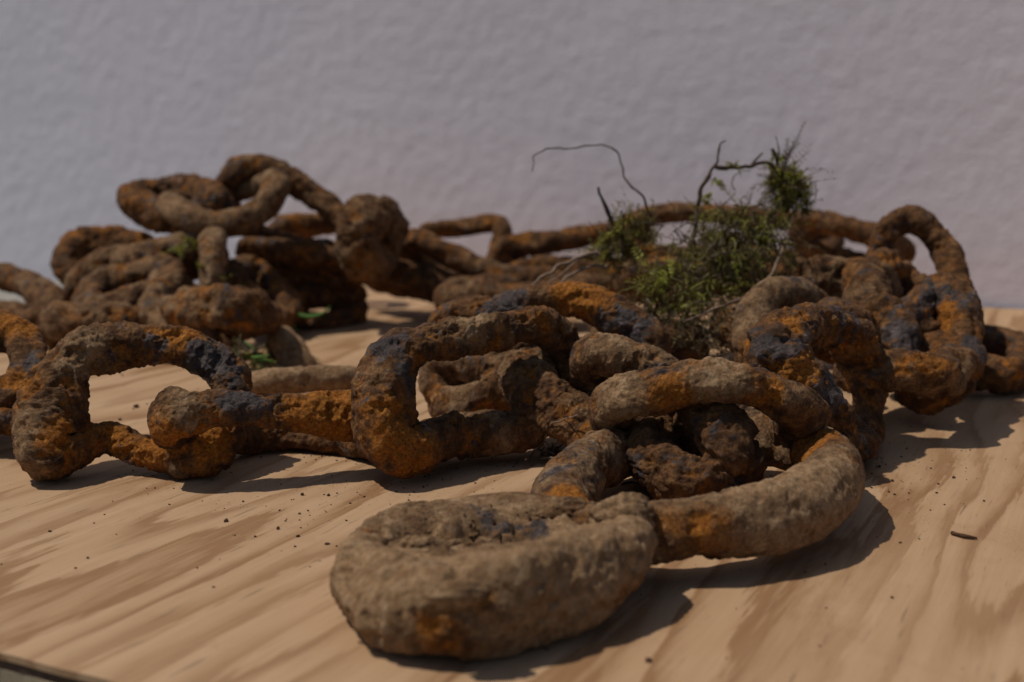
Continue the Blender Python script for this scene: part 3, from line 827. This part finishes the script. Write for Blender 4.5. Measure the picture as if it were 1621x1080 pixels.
mc = empty("moss_clump", P(1150, 500, 540))
tag(mc, "large clump of green moss with upright brown twigs caught on the chain", "moss")
fronds("moss_shoots", [(1120, 425, 545, 16, 11, 10, 110), (1175, 400, 550, 15, 11, 13, 120), (1125, 385, 555, 9, 8, 6, 40), (1070, 450, 520, 10, 8, 8, 50),
                       (1165, 348, 560, 15, 8, 4, 40), (1110, 480, 525, 14, 8, 9, 45), (1225, 375, 560, 9, 8, 14, 50), (1040, 460, 525, 6, 6, 9, 30)], M_MOSS, mc, 1, 2.6, 13.0)
fronds("moss_ball", [(1243, 292, 560, 7, 7, 9, 300), (1262, 318, 558, 5, 5, 9, 120)], M_MOSS, mc, 2, 2.0, 6.0, 0.1)
fronds("dry_shoots", [(1150, 360, 556, 16, 9, 8, 70), (1215, 370, 556, 10, 9, 16, 60), (1090, 520, 505, 16, 8, 9, 70), (1150, 470, 540, 18, 9, 12, 90), (1240, 280, 560, 7, 7, 8, 70), (1060, 500, 505, 10, 8, 10, 50), (1120, 540, 490, 14, 6, 6, 50), (1190, 440, 545, 12, 8, 10, 70), (1025, 480, 520, 8, 6, 10, 50), (1120, 410, 540, 18, 10, 12, 60)], M_DRYMOSS, mc, 3, 2.2, 13.0)
fronds("pale_shoots", [(1060, 440, 508, 7, 5, 4, 14), (1085, 475, 505, 6, 5, 7, 14), (1035, 430, 510, 5, 4, 3, 6)], M_MOSS, mc, 4, 3.0, 11.0, 0.5, 0.3)
tube("twig", [(1105, 330, 552), (1112, 300, 552), (1126, 276, 552), (1136, 262, 552), (1140, 240, 552), (1145, 219, 552)], 1.1, 0.3, M_STEM, mc, 1.6, seed=1)
tube("twig", [(1132, 266, 552), (1155, 268, 553), (1180, 262, 555), (1205, 258, 558), (1228, 266, 560)], 0.9, 0.7, M_STEM, mc, 1.4, seed=2)
tube("twig", [(1190, 262, 556), (1198, 250, 556), (1207, 241, 556)], 0.7, 0.3, M_STEM, mc, 0.5, seed=3)
tube("twig", [(1232, 270, 560), (1228, 250, 560), (1222, 236, 560)], 0.9, 0.7, M_STEM, mc, 0.5, seed=4)
tube("twig", [(1233, 250, 560), (1232, 232, 560), (1228, 216, 560)], 0.35, 0.2, M_STEM, mc, 0.3, seed=5)
tube("stem", [(1256, 345, 552), (1243, 385, 545), (1232, 410, 535), (1216, 440, 525), (1180, 470, 512), (1130, 490, 500), (1085, 508, 492)], 0.85, 0.45, M_ROOT, mc, 0.6, seed=6)
tube("stem", [(1096, 400, 545), (1098, 370, 548), (1105, 330, 552)], 1.3, 1.0, M_STEM, mc, 0.6, seed=7)
tube("stem", [(1068, 365, 560), (1078, 385, 560), (1040, 395, 560), (1000, 405, 560)], 0.35, 0.3, M_STEM, mc, 0.6, seed=8)
tube("tendril", [(1275, 300, 556), (1290, 288, 556), (1292, 310, 556), (1283, 325, 556)], 0.25, 0.2, M_STEM, mc, 0.3, seed=9)
fronds("twig_leaves", [(1132, 285, 552, 2.5, 2, 3, 9), (1115, 310, 552, 3, 2, 2.5, 10), (1162, 258, 553, 2.5, 2, 1.5, 7), (1230, 245, 560, 2.5, 2, 3, 10)], M_MOSS, mc, 5, 2.2, 3.5, 0.0, 0.15)

strands("dry_strands", [(1150, 400, 550, 28, 12, 20, 90), (1080, 460, 520, 20, 10, 15, 60), (1120, 530, 495, 18, 8, 10, 30), (1200, 350, 556, 14, 8, 12, 26)], M_DRYMOSS, mc, 61)
strands("green_strands", [(1140, 420, 540, 26, 12, 16, 80), (1075, 450, 512, 14, 8, 10, 40), (1180, 380, 545, 20, 10, 14, 60), (1245, 298, 558, 6, 6, 8, 20)], M_MOSS, mc, 62, 0.36, 13)
ml = empty("moss_tuft", P(985, 440, 560))
tag(ml, "smaller dark green moss tuft with a pointed brown stem, under the curling root", "moss")
fronds("moss_shoots", [(985, 385, 560, 11, 8, 9, 130), (1010, 360, 560, 8, 6, 4, 40), (965, 400, 560, 8, 7, 6, 50)], M_MOSS, ml, 11, 2.5, 9.0, 0.3, -0.12)
fronds("dry_shoots", [(990, 400, 560, 12, 8, 10, 60), (1020, 345, 560, 9, 5, 3, 30)], M_DRYMOSS, ml, 12, 1.8, 8.0)
tube("stem", [(972, 372, 560), (962, 338, 560), (952, 315, 560), (947, 295, 560)], 1.3, 0.5, M_STEM, ml, 0.8, seed=12)

strands("strands", [(990, 385, 560, 12, 8, 9, 36), (1020, 350, 560, 9, 5, 3, 10)], M_DRYMOSS, ml, 63, 0.33, 13)
rt = tube("curling_root", [(843, 270, 560), (843, 252, 560), (858, 240, 560), (900, 235, 560), (955, 232, 560), (978, 243, 560), (988, 262, 560), (990, 282, 560), (1003, 298, 560), (1022, 324, 560), (1030, 350, 562)], 0.22, 0.55, M_STEM, None, 1.3, seed=21)
tag(rt, "thin hair-like brown root curling up against the white wall", "root")
for j, (pts, r) in enumerate([([(945, 398, 545), (905, 412, 540), (865, 435, 530), (832, 465, 520)], 1.0), ([(960, 420, 545), (920, 428, 540), (885, 450, 530), (868, 472, 525)], 0.8), ([(950, 405, 548), (930, 405, 545), (880, 440, 540), (850, 470, 535)], 0.6)]):
    o = tube("pale_root", pts, r, r * 0.6, M_ROOT, None, 0.8, seed=30 + j)
    tag(o, ("thickest pale dry root running from the moss tuft down over the chain", "lower pale dry root hanging from the moss tuft onto the chain",
            "thinnest pale dry root between two thicker ones below the moss tuft")[j], "root", "pale roots below the moss tuft")

def blade(name, pts, w, mat, parent, seed):
    Q = np.array([P(*p) for p in pts])
    k = len(Q); out = []
    for i in range(k - 1):
        p0, p1, p2, p3 = Q[max(i - 1, 0)], Q[i], Q[i + 1], Q[min(i + 2, k - 1)]
        t = np.linspace(0, 1, 8)[:-1, None]
        out.append(0.5 * (2 * p1 + (p2 - p0) * t + (2 * p0 - 5 * p1 + 4 * p2 - p3) * t ** 2 + (3 * p1 - p0 - 3 * p2 + p3) * t ** 3))
    L = np.vstack(out + [Q[-1:]])
    n = len(L)
    f = np.linspace(0, 1, n)
    ww = w * MM * np.sin(np.clip(f * 0.9 + 0.1, 0, 1) * math.pi) ** 0.6
    side = np.array([0.15, 0.55, 0.8])
    up = np.array([0.1, -0.8, 0.6])
    V = np.stack([L - side * ww[:, None], L + up * ww[:, None] * 0.35, L + side * ww[:, None], L - up * ww[:, None] * 0.1], 1).reshape(-1, 3)
    V[:, 2] = np.maximum(V[:, 2], 0.0005)
    I = np.arange(n * 4).reshape(n, 4)
    F = np.stack([I[:-1].ravel(), I[1:].ravel(), np.roll(I[1:], -1, 1).ravel(), np.roll(I[:-1], -1, 1).ravel()], 1).tolist()
    F += [I[0].tolist()[::-1], I[-1].tolist()]
    return mesh_obj(name, V, F, mat, parent, L[0], True, {"tone": np.repeat(0.3 + 0.7 * f, 4)})

GROW = 1.17
sp = empty("moss_sprig", P(480, 505, 575))
tag(sp, "bright green curved moss sprig poking out of the tall heap", "moss")
blade("leaf", [(447, 486, 575), (462, 494, 572), (485, 501, 570), (508, 497, 570), (524, 484, 572)], 1.3, M_BLADE, sp, 1)
blade("leaf", [(452, 492, 575), (458, 510, 570), (472, 524, 566)], 1.0, M_BLADE, sp, 2)
fronds("shoots", [(470, 500, 575, 6, 3, 3, 8)], M_MOSS, sp, 41, 2.4, 6, 0.2, 0.3)

sb = empty("moss_strands", P(400, 580, 480))
tag(sb, "tangle of green and brown moss strands beside the pale bar on the board", "moss")
for j, (pts, w) in enumerate([([(352, 548, 468), (375, 560, 464), (400, 566, 462), (428, 562, 462)], 0.9), ([(370, 575, 466), (395, 560, 464), (420, 545, 466)], 0.7),
                              ([(385, 540, 470), (400, 552, 466), (412, 575, 462), (418, 592, 460)], 0.7), ([(360, 560, 470), (380, 580, 466), (405, 592, 462)], 0.8), ([(395, 578, 462), (415, 570, 462), (435, 574, 464)], 0.7)]):
    blade("strand", pts, w, M_BLADE if j % 2 == 0 else M_DRYMOSS, sb, j)
fronds("shoots", [(392, 565, 466, 8, 4, 5, 40)], M_DRYMOSS, sb, 42, 2.2, 8)
fronds("green_shoots", [(395, 568, 464, 9, 4, 6, 26)], M_MOSS, sb, 43, 2.6, 8, 0.2, 0.15)
sc_ = empty("moss_scrap", P(295, 390, 565))
tag(sc_, "small scrap of green moss lying over a link high on the heap", "moss")
fronds("shoots", [(300, 382, 558, 5, 3, 2.5, 26), (285, 395, 556, 2, 2, 3, 8)], M_MOSS, sc_, 44, 2.4, 6, 0.3, 0.15)
fronds("low_shoots", [(335, 428, 545, 5, 2, 2, 10)], M_MOSS, sc_, 45, 2.4, 6, 0.3, 0.1)

GROW = 1.0
tg = empty("root_tangle", P(868, 722, 0))
tag(tg, "small tangle of dried reddish roots on the board behind the end link", "root")
g = np.random.default_rng(77)
for j in range(16):
    c = np.array([868 + g.normal() * 14, 716 + g.normal() * 7])
    a = g.random() * 6.28
    pts = []
    for q in range(4):
        pts.append((c[0] + math.cos(a) * (q - 1.5) * 11, c[1] + math.sin(a) * (q - 1.5) * 7, 0.5 + 3.0 * g.random()))
        a += g.normal() * 0.7
    tube("rootlet", pts, 0.35, 0.2, M_ROOT if j % 3 else M_STEM, tg, 0.7, 5, seed=j)
tube("rootlet", [(862, 700, 6), (872, 672, 15), (895, 664, 18), (915, 660, 20)], 0.35, 0.25, M_ROOT, tg, 0.6, 5, seed=90)
tube("rootlet", [(878, 705, 5), (892, 680, 12), (890, 640, 24)], 0.3, 0.2, M_ROOT, tg, 0.6, 5, seed=91)

spl = tube("bark_splinter", [(1506, 843, 0.7), (1518, 846, 0.8), (1530, 849, 0.8), (1548, 852, 0.5)], 0.8, 0.3, M_DIRT, None, 0.2, 6, seed=95)
tag(spl, "dark bark splinter lying alone on the pale board", "splinter")
gb = tube("leaf_bit", [(985, 768, 1.5), (1000, 764, 1.6), (1020, 768, 1.2)], 0.5, 0.3, M_STEM, None, 0.3, 5, seed=96)
tag(gb, "short dark plant bit lying on the board inside the round link", "twig")

# ------------------------------------------------------------------ rust crumbs on the board
def crumbs(name, spots, label, extra=()):
    vv, ff = [], []
    for k, (px, py, r) in enumerate(list(spots) + list(extra)):
        c = P(px, py, 0) if k < len(spots) else np.array([px, py, 0.0])
        c[2] = r * MM * 0.35
        q = chunk(c, r * MM, 900 + k)
        q[:, 2] = np.maximum(q[:, 2], 0.0001)
        ff += [[b + 12 * k for b in t] for t in ICO]
        vv.append(q)
    o = mesh_obj(name, np.vstack(vv), ff, M_DIRT, None, P(800, 800, 0), False)
    tag(o, label, None, None, "stuff")
g = np.random.default_rng(5)
sp_ = [(440, 838, .75), (472, 850, .7), (518, 862, .7), (358, 826, .8), (79, 842, .55), (120, 900, .4), (338, 930, .4), (478, 784, .9), (520, 785, .8), (1510, 757, .8), (1412, 762, .7), (1392, 740, .8), (1027, 1047, .9), (1412, 947, .5), (1425, 860, .5),
       (215, 645, 1.6), (245, 640, 1.3), (190, 665, .9), (1455, 854, .4), (640, 804, .7), (712, 806, .9), (670, 772, .6)]
for k in range(230):
    sp_.append((g.normal(620, 150), g.normal(785, 32), 0.12 + 0.35 * g.random() ** 3))
for k in range(90):
    sp_.append((g.uniform(0, 860), g.uniform(740, 900), 0.12 + 0.3 * g.random() ** 3))
for k in range(110):
    sp_.append((g.normal(1450, 75), g.normal(735, 45), 0.12 + 0.4 * g.random() ** 3))
for k in range(50):
    sp_.append((g.uniform(1080, 1621), g.uniform(700, 1060), 0.1 + 0.25 * g.random() ** 3))
for k in range(60):
    sp_.append((g.uniform(180, 560), g.uniform(560, 680), 0.2 + 0.5 * g.random() ** 3))
for k in range(420):
    sp_.append((g.normal(560, 220), g.normal(770, 28), 0.08 + 0.10 * g.random()))
for k in range(200):
    sp_.append((g.normal(1430, 70), g.normal(720, 40), 0.08 + 0.12 * g.random()))
extra = []
bpy.context.view_layer.update()
for o in LINKS[:12]:                          # rust shed where the links touch the board
    me = o.data
    co = np.empty(len(me.vertices) * 3); me.vertices.foreach_get("co", co)
    w = co.reshape(-1, 3) + np.array(o.matrix_world.translation)
    low = w[w[:, 2] < 0.005]
    if len(low):
        for q in low[g.integers(0, len(low), 90)]:
            extra.append((q[0] + g.normal() * 0.004 + 0.001, q[1] - abs(g.normal()) * 0.004, 0.09 + 0.35 * g.random() ** 3))
crumbs("rust_crumbs", sp_, "tiny dark rust crumbs scattered over the board", extra)
